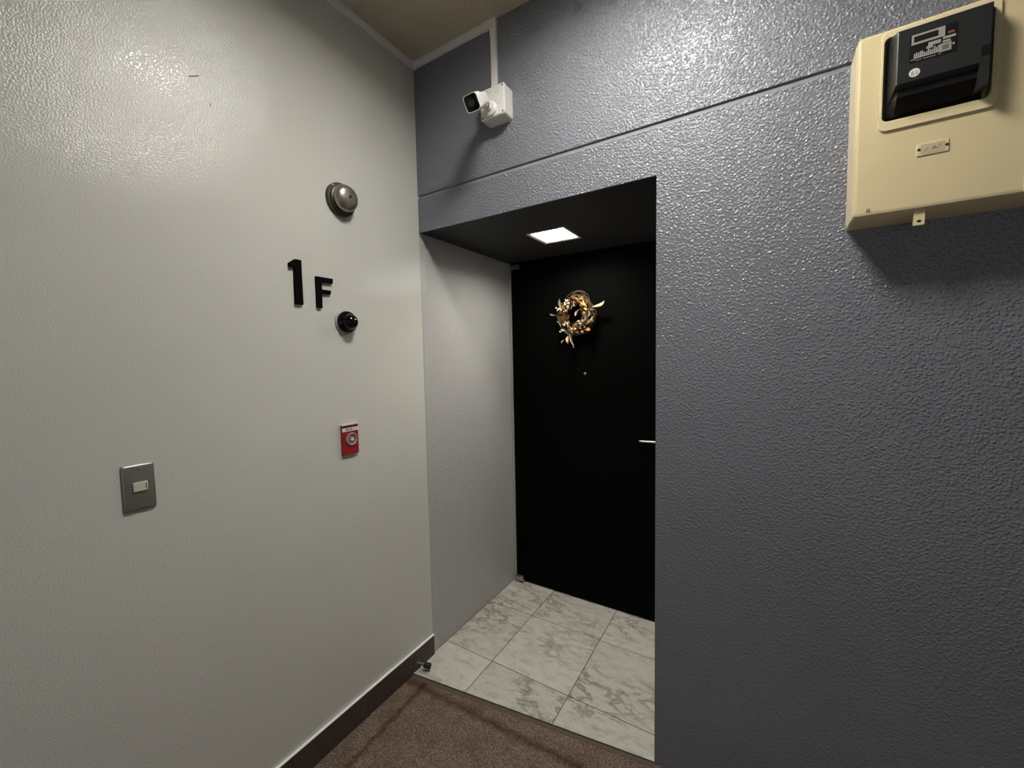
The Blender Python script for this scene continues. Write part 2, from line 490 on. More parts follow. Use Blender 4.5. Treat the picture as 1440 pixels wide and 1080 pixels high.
for (xa, xb) in cols:
    for r in range(3):
        if r == 0: pts = [(xa, edge_y(xa)), (xb, edge_y(xb)), (xb, JB - G), (xa, JB - G)]
        elif r == 1: pts = [(xa, JB + G), (xb, JB + G), (xb, JA - G), (xa, JA - G)]
        else: pts = [(xa, JA + G), (xb, JA + G), (xb, 0.90), (xa, 0.90)]
        bm = bmesh.new()
        prism(bm, pts, 'z', -0.0025, RNG.uniform(-0.0003, 0.0003), bevel=0.0006, seg=1)
        cxy = (sum(p[0] for p in pts) / 4, sum(p[1] for p in pts) / 4, 0)
        obj('marble_tile', bm, M_MARBLE, fa, origin=cxy)

# skirting on the left wall
bs = struct(obj('baseboard_left', B(box, 0.0, 0.009, YB, 0.0, -0.006, 0.099), M_SKIRT, origin=(0, -0.5, 0)),
            'dark brown speckled skirting along the left wall with pale top edge')
c = obj('cap_strip', B(box, 0.0, 0.0115, YB, 0.0, 0.099, 0.1035, 0.001, 1), M_CAP, bs); c['label'] = 'thin glossy white top edge'

# door
dr = bpy.data.objects.new('door_1', None); COL.objects.link(dr); dr.location = (W / 2, D, 0)
struct(dr, 'flat black entrance door at the back of the alcove')
obj('door_leaf', B(box, 0.016, W - 0.016, D, D + 0.04, 0.006, HS - 0.012, 0.0015, 1), M_DOOR, dr)
bm = bmesh.new()
box(bm, 0.0, 0.013, D - 0.006, D + 0.05, 0.0, HS)
j = obj('door_jamb', bm, M_JAMB, dr); j['label'] = 'black jamb edge on the hinge side, its reflected light coloured in as grey'
obj('door_jamb', B(box, W - 0.013, W, D - 0.006, D + 0.05, 0.0, HS), M_JAMB, dr)
obj('door_head', B(box, 0.013, W - 0.013, D - 0.004, D + 0.05, HS - 0.009, HS), M_DOOR, dr)
obj('door_backing', B(box, 0.0, W, D + 0.05, D + 0.09, 0.0, HS), M_BLACK, dr)
bm = bmesh.new()
box(bm, 0.016, 0.082, D - 0.016, D + 0.002, HS - 0.026, HS - 0.015, 0.001, 1)
box(bm, 0.016, 0.080, D - 0.016, D + 0.002, HS - 0.043, HS - 0.031, 0.001, 1)
box(bm, 0.018, 0.070, D - 0.012, D + 0.002, HS - 0.032, HS - 0.025)
h = obj('pivot_hinge', bm, M_HINGE, dr); h['label'] = 'grey metal top pivot hinge'
bm = bmesh.new()
tube(bm, [(0.016, D - 0.022, 0.022), (0.082, D - 0.022, 0.022)], 0.0085, 14)
box(bm, 0.014, 0.070, D - 0.026, D + 0.002, 0.030, 0.038, 0.001, 1)
box(bm, 0.014, 0.045, D - 0.028, D + 0.002, 0.0005, 0.016, 0.001, 1)
h = obj('pivot_hinge', bm, M_HINGE, dr, smooth=True); h['label'] = 'grey metal bottom pivot hinge'
bm = bmesh.new()
lathe(bm, [(0, 0.0075), (0.004, 0.0075), (0.0055, 0.006), (0.0058, 0.0035), (0.0045, 0)], (0.5046, D, 1.370), (0, -1, 0), 20)
h = obj('peephole', bm, M_STEEL, dr, smooth=True); h['label'] = 'small steel peephole'
bm = bmesh.new()
lathe(bm, [(0, 0.026), (0.006, 0.026), (0.009, 0.022), (0.009, 0.011), (0.05, 0.010)], (0.945, D, 1.016), (0, -1, 0), 28)
tube(bm, [(0.950, D - 0.052, 1.016), (0.925, D - 0.055, 1.016), (0.89, D - 0.055, 1.0155), (0.85, D - 0.053, 1.0145), (0.826, D - 0.050, 1.0135)], 0.0062, 12, 0.8)
h = obj('lever_handle', bm, M_STEEL, dr, smooth=True); h['label'] = 'slim silver lever handle'
for zz in (0.93, 1.10):
    bm = bmesh.new()
    lathe(bm, [(0, 0.02), (0.010, 0.02), (0.014, 0.017), (0.014, 0.008), (0.012, 0.0)], (0.945, D, zz), (0, -1, 0), 28)
    h = obj('lock_cylinder', bm, M_STEEL, dr, smooth=True)

# ================================================================== THINGS
# corridor lamp (just above the frame) and alcove downlight
t = thing('ceiling_light', 'oblong recessed ceiling lamp in the hall ceiling, above the view', 'lamp', ((CX0 + CX1) / 2, (CY0 + CY1) / 2, ZC))
bm = bmesh.new()
for (a, b_, c_, d_) in ((CX0 - 0.02, CX1 + 0.02, CY0 - 0.02, CY0 + 0.008), (CX0 - 0.02, CX1 + 0.02, CY1 - 0.008, CY1 + 0.02),
                       (CX0 - 0.02, CX0 + 0.008, CY0 + 0.008, CY1 - 0.008), (CX1 - 0.008, CX1 + 0.02, CY0 + 0.008, CY1 - 0.008)):
    box(bm, a, b_, c_, d_, ZC - 0.012, ZC)
obj('trim_frame', bm, M_CAP, t)
bm = bmesh.new()                                             # the lamp sits deep in its housing
for (a, b_, c_, d_) in ((CX0, CX1, CY0, CY0 + 0.004), (CX0, CX1, CY1 - 0.004, CY1), (CX0, CX0 + 0.004, CY0, CY1), (CX1 - 0.004, CX1, CY0, CY1)):
    box(bm, a, b_, c_, d_, ZC, ZC + LAMP_DEPTH + 0.02)
obj('housing', bm, mat('white_lamp_housing', (0.75, 0.74, 0.71), 0.4), t)
obj('diffuser', B(box, CX0 + 0.004, CX1 - 0.004, CY0 + 0.004, CY1 - 0.004, ZC + LAMP_DEPTH, ZC + LAMP_DEPTH + 0.02), M_LAMP, t)

t = thing('downlight', 'lit square recessed downlight in the dark alcove soffit', 'lamp', ((LX0 + LX1) / 2, (LY0 + LY1) / 2, HS))
bm = bmesh.new()
e = 0.012; q = 0.002                                        # a frame raked a little towards the opening
def trim_loop(m_, z): return [(LX0 - m_, LY0 - m_, z), (LX1 + m_, LY0 - m_, z), (LX1 + m_, LY1 + m_, z), (LX0 - m_, LY1 + m_, z)]
loft(bm, [trim_loop(-q, HS + 0.002), trim_loop(-q, HS - 0.0005), trim_loop(e - 0.001, HS - 0.0042), trim_loop(e, HS - 0.0040), trim_loop(e, HS)], cap=False)
obj('trim_frame', bm, M_TRIMLT, t)
bm = bmesh.new()
hz = HS + 0.055
for (a, b_, c_, d_) in ((LX0, LX1, LY0, LY0 + 0.003), (LX0, LX1, LY1 - 0.003, LY1), (LX0, LX0 + 0.003, LY0, LY1), (LX1 - 0.003, LX1, LY0, LY1)):
    box(bm, a, b_, c_, d_, HS + 0.001, hz)
obj('reflector', bm, M_REFL, t)
obj('diffuser', B(box, LX0 + 0.003, LX1 - 0.003, LY0 + 0.003, LY1 - 0.003, hz - 0.01, hz), M_DOWN, t)

# number on the left wall
t = thing('floor_number', 'raised black 1F floor sign on the left wall', 'sign', (0.0, -0.55, 1.667))
one = [(-0.633, 1.807), (-0.611, 1.8235), (-0.5895, 1.8235), (-0.5895, 1.6705), (-0.6175, 1.6705), (-0.6155, 1.7955), (-0.633, 1.7925)]
obj('digit', B(prism, one, 'x', 0.0, 0.011, 0.0006, 1), M_BLACK, t)
eff = [(-0.5370, 1.7775), (-0.4690, 1.7775), (-0.4720, 1.7590), (-0.5160, 1.7590), (-0.5160, 1.7330), (-0.4800, 1.7330), (-0.4815, 1.7185), (-0.5165, 1.7185), (-0.5175, 1.6660), (-0.5375, 1.6660)]
obj('letter', B(prism, eff, 'x', 0.0, 0.011, 0.0006, 1), M_BLACK, t)

# alarm bell
bc = (0.0, -0.4165, 2.081)
t = thing('alarm_bell', 'brown metal fire alarm bell high on the left wall', 'bell', bc)
bm = bmesh.new()
lathe(bm, [(0, 0.0615), (0.010, 0.0615), (0.013, 0.059), (0.014, 0.053), (0.022, 0.053), (0.025, 0.050), (0.026, 0.044), (0.038, 0.042)], bc, (1, 0, 0), 48)
obj('bell_base', bm, M_BELLBASE, t, smooth=True)
bm = bmesh.new()
gp = [(0.030, 0.0455), (0.0300, 0.0480), (0.036, 0.0485), (0.043, 0.0470), (0.050, 0.0425), (0.0555, 0.0355), (0.0590, 0.0265), (0.0612, 0.016), (0.0620, 0.006), (0.0620, 0.0)]
lathe(bm, gp, bc, (1, 0, 0), 48)
obj('gong', bm, M_GONG, t, smooth=60)
bm = bmesh.new()
lathe(bm, [(0.0615, 0.0055), (0.0650, 0.0055), (0.0660, 0.0045), (0.0660, 0.0)], bc, (1, 0, 0), 6)
obj('bolt', bm, M_BELLBASE, t)
bm = bmesh.new()
lathe(bm, [(0.0, 0.004), (0.004, 0.004), (0.005, 0.0)], (0.013, bc[1] - 0.038, bc[2] + 0.041), (1, 0, 0), 10)
obj('screw', bm, M_STEEL, t)

# black dome beside the sign
dc = (0.0, -0.4185, 1.6205)
t = thing('dome_sensor', 'glossy black dome on a pale round base just below the F', 'sensor', dc)
bm = bmesh.new()
lathe(bm, [(0, 0.0465), (0.006, 0.0465), (0.009, 0.044), (0.010, 0.040)], dc, (1, 0, 0), 48)
obj('base_ring', bm, mat('grey_white_ring', (0.42, 0.41, 0.38), 0.4), t, smooth=True)
bm = bmesh.new()
lathe(bm, [(0.009, 0.0425), (0.013, 0.0425), (0.019, 0.041), (0.024, 0.0375), (0.027, 0.033), (0.0295, 0.030), (0.036, 0.0292), (0.042, 0.0270), (0.048, 0.0232), (0.053, 0.0180), (0.0565, 0.0115), (0.0582, 0.005), (0.0585, 0.0)], dc, (1, 0, 0), 48)
obj('dome', bm, M_BLACK_GL, t, smooth=60)

# red fire alarm call point
ay0, ay1, az0, az1 = -0.4630, -0.3900, 1.1055, 1.2255
t = thing('fire_alarm_button', 'small red fire alarm call point with round button on the left wall', 'fire alarm', (0, (ay0 + ay1) / 2, az0))
obj('housing', B(box, 0.0, 0.011, ay0, ay1, az0, az1, 0.002, 2), M_RED, t)
obj('lit_top_edge', B(box, 0.001, 0.0125, ay0 - 0.0005, ay1 + 0.0005, az1 - 0.0045, az1 + 0.001, 0.0008, 1), M_PINK, t)  # casing's lit top thickness, imitated by a paler strip
obj('top_panel', B(box, 0.009, 0.0118, ay0 + 0.0012, ay1 - 0.0012, az1 - 0.0135, az1 - 0.0045), M_DKRED, t)
lb = obj('label_plate', B(box, 0.009, 0.0122, ay0 + 0.0005, ay1 - 0.0005, az1 - 0.0275, az1 - 0.0135), M_LABELW, t)
bm = bmesh.new()
zc = az1 - 0.0205
def glyph(bm, yc, zc, s, kind):
    X0, X1 = 0.0121, 0.0126
    w = s * 0.14
    if kind == 0:
        for k in (-0.35, 0, 0.35): box(bm, X0, X1, yc - s * 0.45, yc + s * 0.45, zc + k * s - w / 2, zc + k * s + w / 2)
        for k in (-0.2, 0.2): box(bm, X0, X1, yc + k * s - w / 2, yc + k * s + w / 2, zc - s * 0.5, zc + s * 0.5)
    elif kind == 1:
        for k in (-0.42, 0.42): box(bm, X0, X1, yc + k * s - w / 2, yc + k * s + w / 2, zc - s * 0.4, zc + s * 0.4)
        for k in (-0.4, 0.0, 0.4): box(bm, X0, X1, yc - s * 0.4, yc + s * 0.4, zc + k * s - w / 2, zc + k * s + w / 2)
        box(bm, X0, X1, yc - w / 2, yc + w / 2, zc - s * 0.4, zc + s * 0.5)
    else:
        box(bm, X0, X1, yc - s * 0.4, yc + s * 0.4, zc - w / 2, zc + w / 2)
        box(bm, X0, X1, yc - w / 2, yc + w / 2, zc - s * 0.45, zc + s * 0.3)
for yk, kd in ((-0.4445, 1), (-0.4335, 0), (-0.4225, 1)): glyph(bm, yk, zc, 0.0072, kd)
obj('lettering', bm, M_DARKSLOT, lb)
bm = bmesh.new()
for yk in (-0.4125, -0.4030): glyph(bm, yk, zc, 0.0062, 2)
x = obj('lettering', bm, M_RED, lb); x['label'] = 'red characters'
bcn = (0.011, -0.4225, 1.1655)
bm = bmesh.new()
lathe(bm, [(0, 0.0250), (0.003, 0.0250), (0.0055, 0.0232), (0.0055, 0.0205), (0.002, 0.0185), (0.0005, 0.0185)], bcn, (1, 0, 0), 36)
x = obj('button_ring', bm, M_PINK, t, smooth=True); x.data.materials[0] = mat('grey_pink_ring', (0.42, 0.25, 0.24), 0.35)
bm = bmesh.new()
lathe(bm, [(0.0005, 0.0185), (0.0012, 0.0184), (0.0012, 0.0105), (0.0040, 0.0100), (0.0050, 0.008), (0.0050, 0)], bcn, (1, 0, 0), 30)
obj('push_button', bm, mat('grey_button', (0.22, 0.19, 0.16), 0.35), t, smooth=True)
bm = bmesh.new()
prism(bm, [(bcn[1] + 0.0075 * math.sin(a), bcn[2] + 0.0075 * math.cos(a) * 0.7 - 0.0005) for a in (0.3, 1.3, 2.4, math.pi, 3.9, 5.0, 6.0)], 'x', 0.0155, 0.0168)
obj('button_mark', bm, M_LABELW, t)

# light switch
sy0, sy1, sz0, sz1 = -1.0930, -1.0275, 1.0955, 1.2155
t = thing('light_switch', 'dark stainless switch plate with ivory rocker on the left wall', 'switch', (0, (sy0 + sy1) / 2, sz0))
bm = bmesh.new()
def sl(x, i): return [(x, p[0], p[1]) for p in rrect(sy0 + i, sy1 - i, sz0 + i, sz1 - i, 0.004, 3)]
loft(bm, [sl(0.0, 0.0), sl(0.0045, 0.0), sl(0.0075, 0.0028), sl(0.0082, 0.0045)])
obj('plate', bm, M_PLATE, t, smooth=30)
rk = obj('rocker', B(box, 0.007, 0.0118, -1.0735, -1.0440, 1.1455, 1.1695, 0.0012, 2), M_IVORY, t)
obj('indicator', B(box, 0.0116, 0.0121, -1.0485, -1.0468, 1.1510, 1.1640), M_DARKSLOT, rk)
for zz in (1.2045, 1.1065):
    bm = bmesh.new()
    lathe(bm, [(0.0075, 0.0035), (0.0090, 0.0032), (0.0094, 0.002), (0.0094, 0.0)], (0, (sy0 + sy1) / 2, zz), (1, 0, 0), 12)
    obj('screw', bm, M_STEEL, t, smooth=True)

# door stop on the skirting
p0 = Vector((0.008, -0.121, 0.036)); p1 = Vector((0.058, -0.1000, 0.027))
t = thing('door_stop', 'short metal door stop with black rubber tip on the skirting', 'door stop', p0)
bm = bmesh.new(); d = (p1 - p0).normalized()
lathe(bm, [(0, 0.011), (0.003, 0.011), (0.005, 0.0065)], p0, (1, 0, 0), 20)
tube(bm, [p0, p0 + d * 0.044], 0.0068, 14)
obj('rod', bm, mat('brown_metal_rod', (0.18, 0.14, 0.12), 0.4, 0.7), t, smooth=True)
bm = bmesh.new()
lathe(bm, [(0.036, 0.0105), (0.038, 0.0130), (0.066, 0.0130), (0.0690, 0.0110), (0.0690, 0.0)], p0, d, 20)
obj('rubber_tip', bm, M_RUBBER, t, smooth=True)

# white cable duct under the ceiling
t = thing('cable_duct', 'white plastic cable duct running round the ceiling corner to the camera', 'cable duct', (0.0, 0.0, ZC))
dz0, dz1 = ZC - 0.030, ZC - 0.0005
obj('duct_run', B(box, 0.0, 0.013, YB + 0.01, -0.030, dz0, dz1, 0.0015, 1), M_WHITE_PL, t)
obj('duct_run', B(box, 0.030, 0.402, -0.013, 0.0, dz0, dz1, 0.0015, 1), M_WHITE_PL, t)
obj('duct_run', B(box, 0.4325, 0.4585, -0.013, 0.0, 2.5215, ZC - 0.058, 0.0015, 1), M_WHITE_PL, t)
bm = bmesh.new()
prism(bm, [(0.0, -0.034), (0.0145, -0.034), (0.0145, -0.0145), (0.034, -0.0145), (0.034, 0.0), (0.0, 0.0)], 'z', dz0 - 0.0012, dz1, 0.001, 1)
obj('inner_corner_cover', bm, M_WHITE_PL, t)
bm = bmesh.new()
prism(bm, [(0.396, dz0 - 0.0012), (0.431, dz0 - 0.0012), (0.431, ZC - 0.062), (0.4600, ZC - 0.062), (0.4600, ZC - 0.006), (0.4545, ZC - 0.0005), (0.396, ZC - 0.0005)], 'y', -0.0145, 0.0, 0.001, 1)
obj('elbow_cover', bm, M_WHITE_PL, t)

# junction box
jx0, jx1, jz0, jz1, jd = 0.4100, 0.5235, 2.4050, 2.5210, 0.060
t = thing('junction_box', 'square white junction box on the wall carrying the camera', 'junction box', ((jx0 + jx1) / 2, 0, jz0))
bm = bmesh.new()
def jl(y, i, r): return [(p[0], y, p[1]) for p in rrect(jx0 + i, jx1 - i, jz0 + i, jz1 - i, r, 4)]
loft(bm, [jl(0.0, 0.0, 0.011), jl(-0.046, 0.0005, 0.011)])
obj('box_body', bm, M_CAMW, t, smooth=30)
bm = bmesh.new()
loft(bm, [jl(-0.0465, 0.0002, 0.010), jl(-0.056, 0.0002, 0.010), jl(-0.0595, 0.003, 0.009), jl(-0.060, 0.005, 0.008)])
lid = obj('box_lid', bm, M_CAMW, t, smooth=30)
for (px, pz) in ((jx0 + 0.009, jz0 + 0.010), (jx1 - 0.009, jz0 + 0.010), (jx1 - 0.009, jz1 - 0.010), (jx0 + 0.009, jz1 - 0.010)):
    bm = bmesh.new()
    lathe(bm, [(0.0590, 0.0038), (0.0606, 0.0036), (0.0606, 0.0)], (px, 0, pz), (0, -1, 0), 12)
    obj('screw', bm, mat('grey_screw', (0.12, 0.115, 0.11), 0.4, 0.6), lid)
for (px, pz) in ((0.485, 2.492), (0.494, 2.494), (0.484, 2.452), (0.500, 2.447)):
    bm = bmesh.new()
    lathe(bm, [(0.0590, 0.0022), (0.0603, 0.0021), (0.0603, 0.0)], (px, 0, pz), (0, -1, 0), 10)
    obj('lid_hole', bm, M_PLATE, lid)

# bullet camera
CD = Vector((0.2, -0.80, -0.57)).normalized()            # where the lens points
CF = Vector((0.4765, -0.205, 2.3840))                       # centre of its front face
t = thing('security_camera', 'white bullet security camera with black face on the junction box', 'camera', (0.462, -0.06, 2.44))
uX = CD.cross(Vector((0, 0, 1))).normalized(); uZ = uX.cross(CD).normalized()
tw = math.radians(-10)
uX, uZ = uX * math.cos(tw) + uZ * math.sin(tw), uZ * math.cos(tw) - uX * math.sin(tw)
def cl(dist, h, r): return [tuple(CF + CD * dist + uX * p[0] + uZ * p[1]) for p in rrect(-h, h, -h, h, r, 5)]
bm = bmesh.new()
loft(bm, [cl(-0.136, 0.017, 0.010), cl(-0.131, 0.0215, 0.012), cl(-0.052, 0.0235, 0.012), cl(-0.050, 0.0265, 0.012), cl(0.003, 0.0275, 0.012), cl(0.003, 0.0258, 0.011), cl(-0.004, 0.0254, 0.011)])
obj('camera_body', bm, M_CAMW, t, smooth=30)
bm = bmesh.new()
loft(bm, [cl(-0.004, 0.0255, 0.011), cl(0.0015, 0.0255, 0.011), cl(0.0020, 0.0246, 0.0105)])
face = obj('front_window', bm, M_BLACK_GL, t, smooth=30)
bm = bmesh.new()
lathe(bm, [(0.0018, 0.0125), (0.0032, 0.0120), (0.0032, 0.0085), (0.0022, 0.0070), (0.0030, 0.003), (0.0031, 0.0)], CF, CD, 28)
obj('lens', bm, mat('dark_lens', (0.02, 0.02, 0.022), 0.12), face, smooth=True)
mb = Vector((0.4600, -0.06, 2.4375))
bm = bmesh.new()
lathe(bm, [(0, 0.028), (0.006, 0.028), (0.010, 0.024), (0.012, 0.016)], mb, (0, -1, 0), 32)
lathe(bm, [(0.010, 0.014), (0.020, 0.0135), (0.024, 0.010)], mb, (0, -1, 0), 24)
obj('mount_base', bm, M_CAMW, t, smooth=True)
rear = CF - CD * 0.090 - uZ * 0.021
bm = bmesh.new()
tube(bm, [mb + Vector((0, -0.018, 0)), mb + Vector((0, -0.034, 0.002)), (mb + Vector((0, -0.036, 0.004)) + rear) / 2, rear], 0.0095, 14)
bmesh.ops.create_uvsphere(bm, u_segments=16, v_segments=10, radius=0.0125, matrix=Matrix.Translation(mb + Vector((0, -0.032, 0.001))))
obj('bracket_arm', bm, M_CAMW, t, smooth=True)
bm = bmesh.new()
lathe(bm, [(-0.013, 0.006), (0.013, 0.006)], mb + Vector((0.0, -0.032, 0.001)), (1, 0, 0), 16)
obj('lock_screw', bm, M_PLATE, t, smooth=True)

# ------------------------------------------------------------------ meter box
mx0, mx1, mz0, mz1, md = 1.5620, 1.9000, 1.7930, 2.2230, 0.100
t = thing('meter_box', 'cream plastic meter box high on the blue grey wall', 'meter box', ((mx0 + mx1) / 2, 0, mz0))
# front with the opening for the meter
ox0, ox1, oz0, oz1 = 1.6095, 1.7860, 2.0125, 2.2010
n = 5
def ml(y, i, r, iz=0.0): return [(p[0], y, p[1]) for p in rrect(mx0 + i, mx1 - i, mz0 + i + iz, mz1 - i, r, n)]
def ol(y, i, r): return [(p[0], y, p[1]) for p in rrect(ox0 + i, ox1 - i, oz0 + i, oz1 - i, r, n)]
bm = bmesh.new()
loft(bm, [ml(0.0, 0.0, 0.006), ml(-0.094, 0.0005, 0.006, 0.006), ml(-0.0985, 0.002, 0.006, 0.008), ml(-0.100, 0.006, 0.006, 0.009), ml(-0.100, 0.008, 0.006, 0.009), ol(-0.100, -0.008, 0.013), ol(-0.100, -0.006, 0.012), ol(-0.078, -0.006, 0.012), ol(-0.060, 0.02, 0.01)], cap=False)
body = obj('box_body', bm, M_CREAM, t, smooth=35)
bm = bmesh.new()
fr_o = rrect(1.6040, 1.7965, 1.9905, 2.2160, 0.014, n); op = rrect(ox0, ox1, oz0, oz1, 0.011, n)
op2 = rrect(ox0 - 0.001, ox1 + 0.001, oz0 - 0.001, oz1 + 0.001, 0.011, n)
fr_i = rrect(1.6052, 1.7953, 1.9917, 2.2148, 0.013, n)
def at(pts, y): return [(p[0], y, p[1]) for p in pts]
loft(bm, [at(fr_o, -0.0995), at(fr_o, -0.1030), at(fr_i, -0.1042), at(op2, -0.1042), at(op, -0.1032), at(op, -0.085)], cap=False)
obj('window_frame', bm, M_CREAM2, t, smooth=35)
bm = bmesh.new(); prism(bm, rrect(ox0 - 0.02, ox1 + 0.02, oz0 - 0.02, min(oz1 + 0.018, mz1 - 0.004), 0.01, 3), 'y', -0.066, -0.062)
obj('recess_back', bm, M_METERBLK, t)
# ribs on the visible side
for k in range(9):
    ya = -0.006 - k * 0.0095
    obj('side_rib', B(box, mx0 - 0.0012, mx0 + 0.001, ya - 0.0038, ya, mz0 + 0.008, mz1 - 0.008), M_RIB, t)
obj('edge_seam', B(box, 1.8425, 1.8440, -0.1012, -0.0995, mz0 + 0.01, mz1 - 0.004), M_CREAM2, t)
# nameplate
np_ = obj('nameplate', B(box, 1.6735, 1.7265, -0.1020, -0.0998, 1.9180, 1.9455, 0.0008, 1), M_CREAM2, t)
obj('paper_insert', B(box, 1.6800, 1.7195, -0.1025, -0.1018, 1.9215, 1.9420), mat('tan_paper', (0.58, 0.47, 0.30), 0.6), np_)
for px in (1.6768, 1.7230):
    bm = bmesh.new(); lathe(bm, [(0, 0.0030), (0.0012, 0.0028), (0.0014, 0.0)], (px, -0.1018, 1.9322), (0, -1, 0), 12)
    obj('screw', bm, M_DARKSLOT, np_)
bm = bmesh.new()
for st in ([(1.6868, 1.9268), (1.6925, 1.9358)], [(1.6985, 1.9290), (1.7000, 1.9330), (1.7035, 1.9345)], [(1.7000, 1.9290), (1.7045, 1.9320), (1.7050, 1.9285), (1.7075, 1.9300)], [(1.7080, 1.9285), (1.7125, 1.9375)]):
    tube(bm, [(a, -0.1026, b_) for a, b_ in st], 0.00055, 5)
obj('handwriting', bm, M_BRONZE_INK, np_)
# small seal and lock tab
sp = obj('seal_sticker', B(box, 1.5865, 1.5965, -0.1006, -0.0999, 1.8100, 1.8195), M_CREAM2, t)
bm = bmesh.new()
for a in range(3):
    for b_ in range(3):
        if (a, b_) != (1, 1): box(bm, 1.5876 + a * 0.0024, 1.5894 + a * 0.0024, -0.1010, -0.1005, 1.8110 + b_ * 0.0024, 1.8127 + b_ * 0.0024)
obj('stamp_mark', bm, mat('dull_red_ink', (0.20, 0.11, 0.09), 0.6), sp)
bm = bmesh.new()
fo = rrect(1.6755, 1.6945, 1.7640, 1.7985, 0.002, 3)
ci = []
for k in range(len(fo)):
    a = 2 * math.pi * k / len(fo) + math.radians(45 * 0)
    ci.append((1.6850 + 0.0042 * math.cos(a), 1.7730 + 0.0032 * math.sin(a)))
k0 = min(range(len(fo)), key=lambda k: abs(math.atan2(fo[k][1] - 1.7730, fo[k][0] - 1.6850)))
fo = fo[k0:] + fo[:k0]
frame_y(bm, fo, ci, -0.0920, -0.0850)
tb = obj('lock_tab', bm, M_CREAM, t)
obj('tab_hole_back', B(box, 1.6785, 1.6915, -0.0852, -0.0845, 1.7670, 1.7790), M_DARKSLOT, tb)

# ------------------------------------------------------------------ electricity meter inside the box
t = thing('electricity_meter', 'black electricity meter with display bulging out of the meter box window', 'meter', (1.698, -0.066, 2.02))
YF = -0.137
def rec(x0, x1, z0, z1, y): return [(x0, y, z0), (x1, y, z0), (x1, y, z1), (x0, y, z1)]
bm = bmesh.new()
loft(bm, [rec(1.6185, 1.7835, 2.0480, 2.1980, -0.066), rec(1.6195, 1.7835, 2.0520, 2.1975, -0.104), rec(1.6255, 1.7735, 2.0735, 2.1900, YF + 0.001), rec(1.6275, 1.7715, 2.0745, 2.1885, YF)])
cov = obj('meter_cover', bm, M_METER, t)
bm = bmesh.new()
loft(bm, [[(1.7575, y, 2.0160), (1.7820, y, 2.0160), (1.7820, y, 2.0760), (1.7575, y, 2.0760)] if y > -0.1 else [(1.7575, y, 2.0260), (1.7715, y, 2.0260), (1.7715, y, 2.0760), (1.7575, y, 2.0760)] for y in (-0.066, -0.106, -0.128, YF + 0.0005)])
obj('side_block', bm, M_METER, t)
bm = bmesh.new()                                             # sloping terminal cover under the display half
prof2 = [(-0.066, 2.0700), (-0.118, 2.0700), (-0.1265, 2.0640), (-0.1275, 2.0500), (-0.1180, 2.0380), (-0.1050, 2.0240), (-0.066, 2.0170)]
def tc_(x, s): return [(x, -0.066 + (y + 0.066) * s, 2.0430 + (z - 2.0430) * (0.86 + 0.14 * s)) for y, z in prof2]
loft(bm, [tc_(1.6185, 0.55), tc_(1.6300, 1.0), tc_(1.7575, 1.0)])
obj('terminal_cover', bm, M_METERBLK, t)
obj('latch_notch', B(box, 1.7590, 1.7722, YF - 0.0004, YF + 0.004, 2.0850, 2.1070), M_METERBLK, cov)
lp = obj('label_panel', B(box, 1.6460, 1.7220, YF - 0.0006, YF + 0.001, 2.1120, 2.1730), M_LABEL_D, cov)
def lab(name, x0, x1, z0, z1, m, lift=0.0010):
    return obj(name, B(box, x0, x1, YF - lift, YF, z0, z1), m, cov)
def at_u(u): return 1.6460 + u * 0.0760
def at_v(v): return 2.1120 + v * 0.0610
def lb2(name, u0, u1, v0, v1, m, lift=0.0010): return lab(name, at_u(u0), at_u(u1), at_v(v0), at_v(v1), m, lift)
lb2('display_bezel', 0.04, 0.74, 0.62, 0.97, M_LABEL_G)
lb2('display', 0.09, 0.60, 0.70, 0.90, M_LCD, 0.0013)
bm = bmesh.new()
def lbx(u0, u1, v0, v1, lift=0.0010): box(bm, at_u(u0), at_u(u1), YF - lift, YF, at_v(v0), at_v(v1))
lbx(0.70, 0.96, 0.52, 0.60); lbx(0.70, 0.86, 0.40, 0.48); lbx(0.40, 0.66, 0.44, 0.56); lbx(0.36, 0.50, 0.36, 0.44)
rr = random.Random(3)
for k in range(13):
    u = 0.10 + k * 0.042
    lbx(u, u + 0.030, 0.17, 0.17 + rr.uniform(0.10, 0.22))
lbx(0.10, 0.66, 0.13, 0.17)
for k in range(16):
    u = 0.14 + k * 0.034
    if rr.random() < 0.8: lbx(u, u + 0.020, 0.045, 0.075)
lbx(0.03, 0.12, 0.10, 0.12); lbx(0.90, 0.94, 0.24, 0.32)
obj('label_print', bm, M_LABEL_G, cov)
lb2('code_sticker', 0.64, 0.88, 0.10, 0.38, M_LABEL_G, 0.0012)
lb2('sticker_field', 0.69, 0.83, 0.16, 0.32, mat('dim_grey_field', (0.14, 0.135, 0.125), 0.5), 0.0014)
lb2('warning_print', 0.80, 0.93, 0.66, 0.74, mat('dull_orange_print', (0.22, 0.07, 0.03), 0.5))
bm = bmesh.new(); lathe(bm, [(0, 0.0092), (0.0008, 0.0092), (0.0010, 0.0088), (0.0010, 0)], (1.6560, YF, 2.0905), (0, -1, 0), 28)
st = obj('round_seal', bm, M_LABELW, cov)
bm = bmesh.new()
for (dx, dz, w_, h_) in ((-0.0035, 0.0028, 0.0040, 0.0009), (-0.0035, 0.0010, 0.0040, 0.0009), (-0.0035, -0.0025, 0.0044, 0.0030), (0.0036, 0.0028, 0.0009, 0.0032), (0.0036, 0.0006, 0.0030, 0.0009), (0.0036, -0.0028, 0.0030, 0.0026)):
    box(bm, 1.6560 + dx - w_ / 2, 1.6560 + dx + w_ / 2, YF - 0.0014, YF - 0.0008, 2.0905 + dz - h_ / 2, 2.0905 + dz + h_ / 2)
obj('seal_print', bm, mat('grey_print', (0.30, 0.27, 0.23), 0.6), cov)

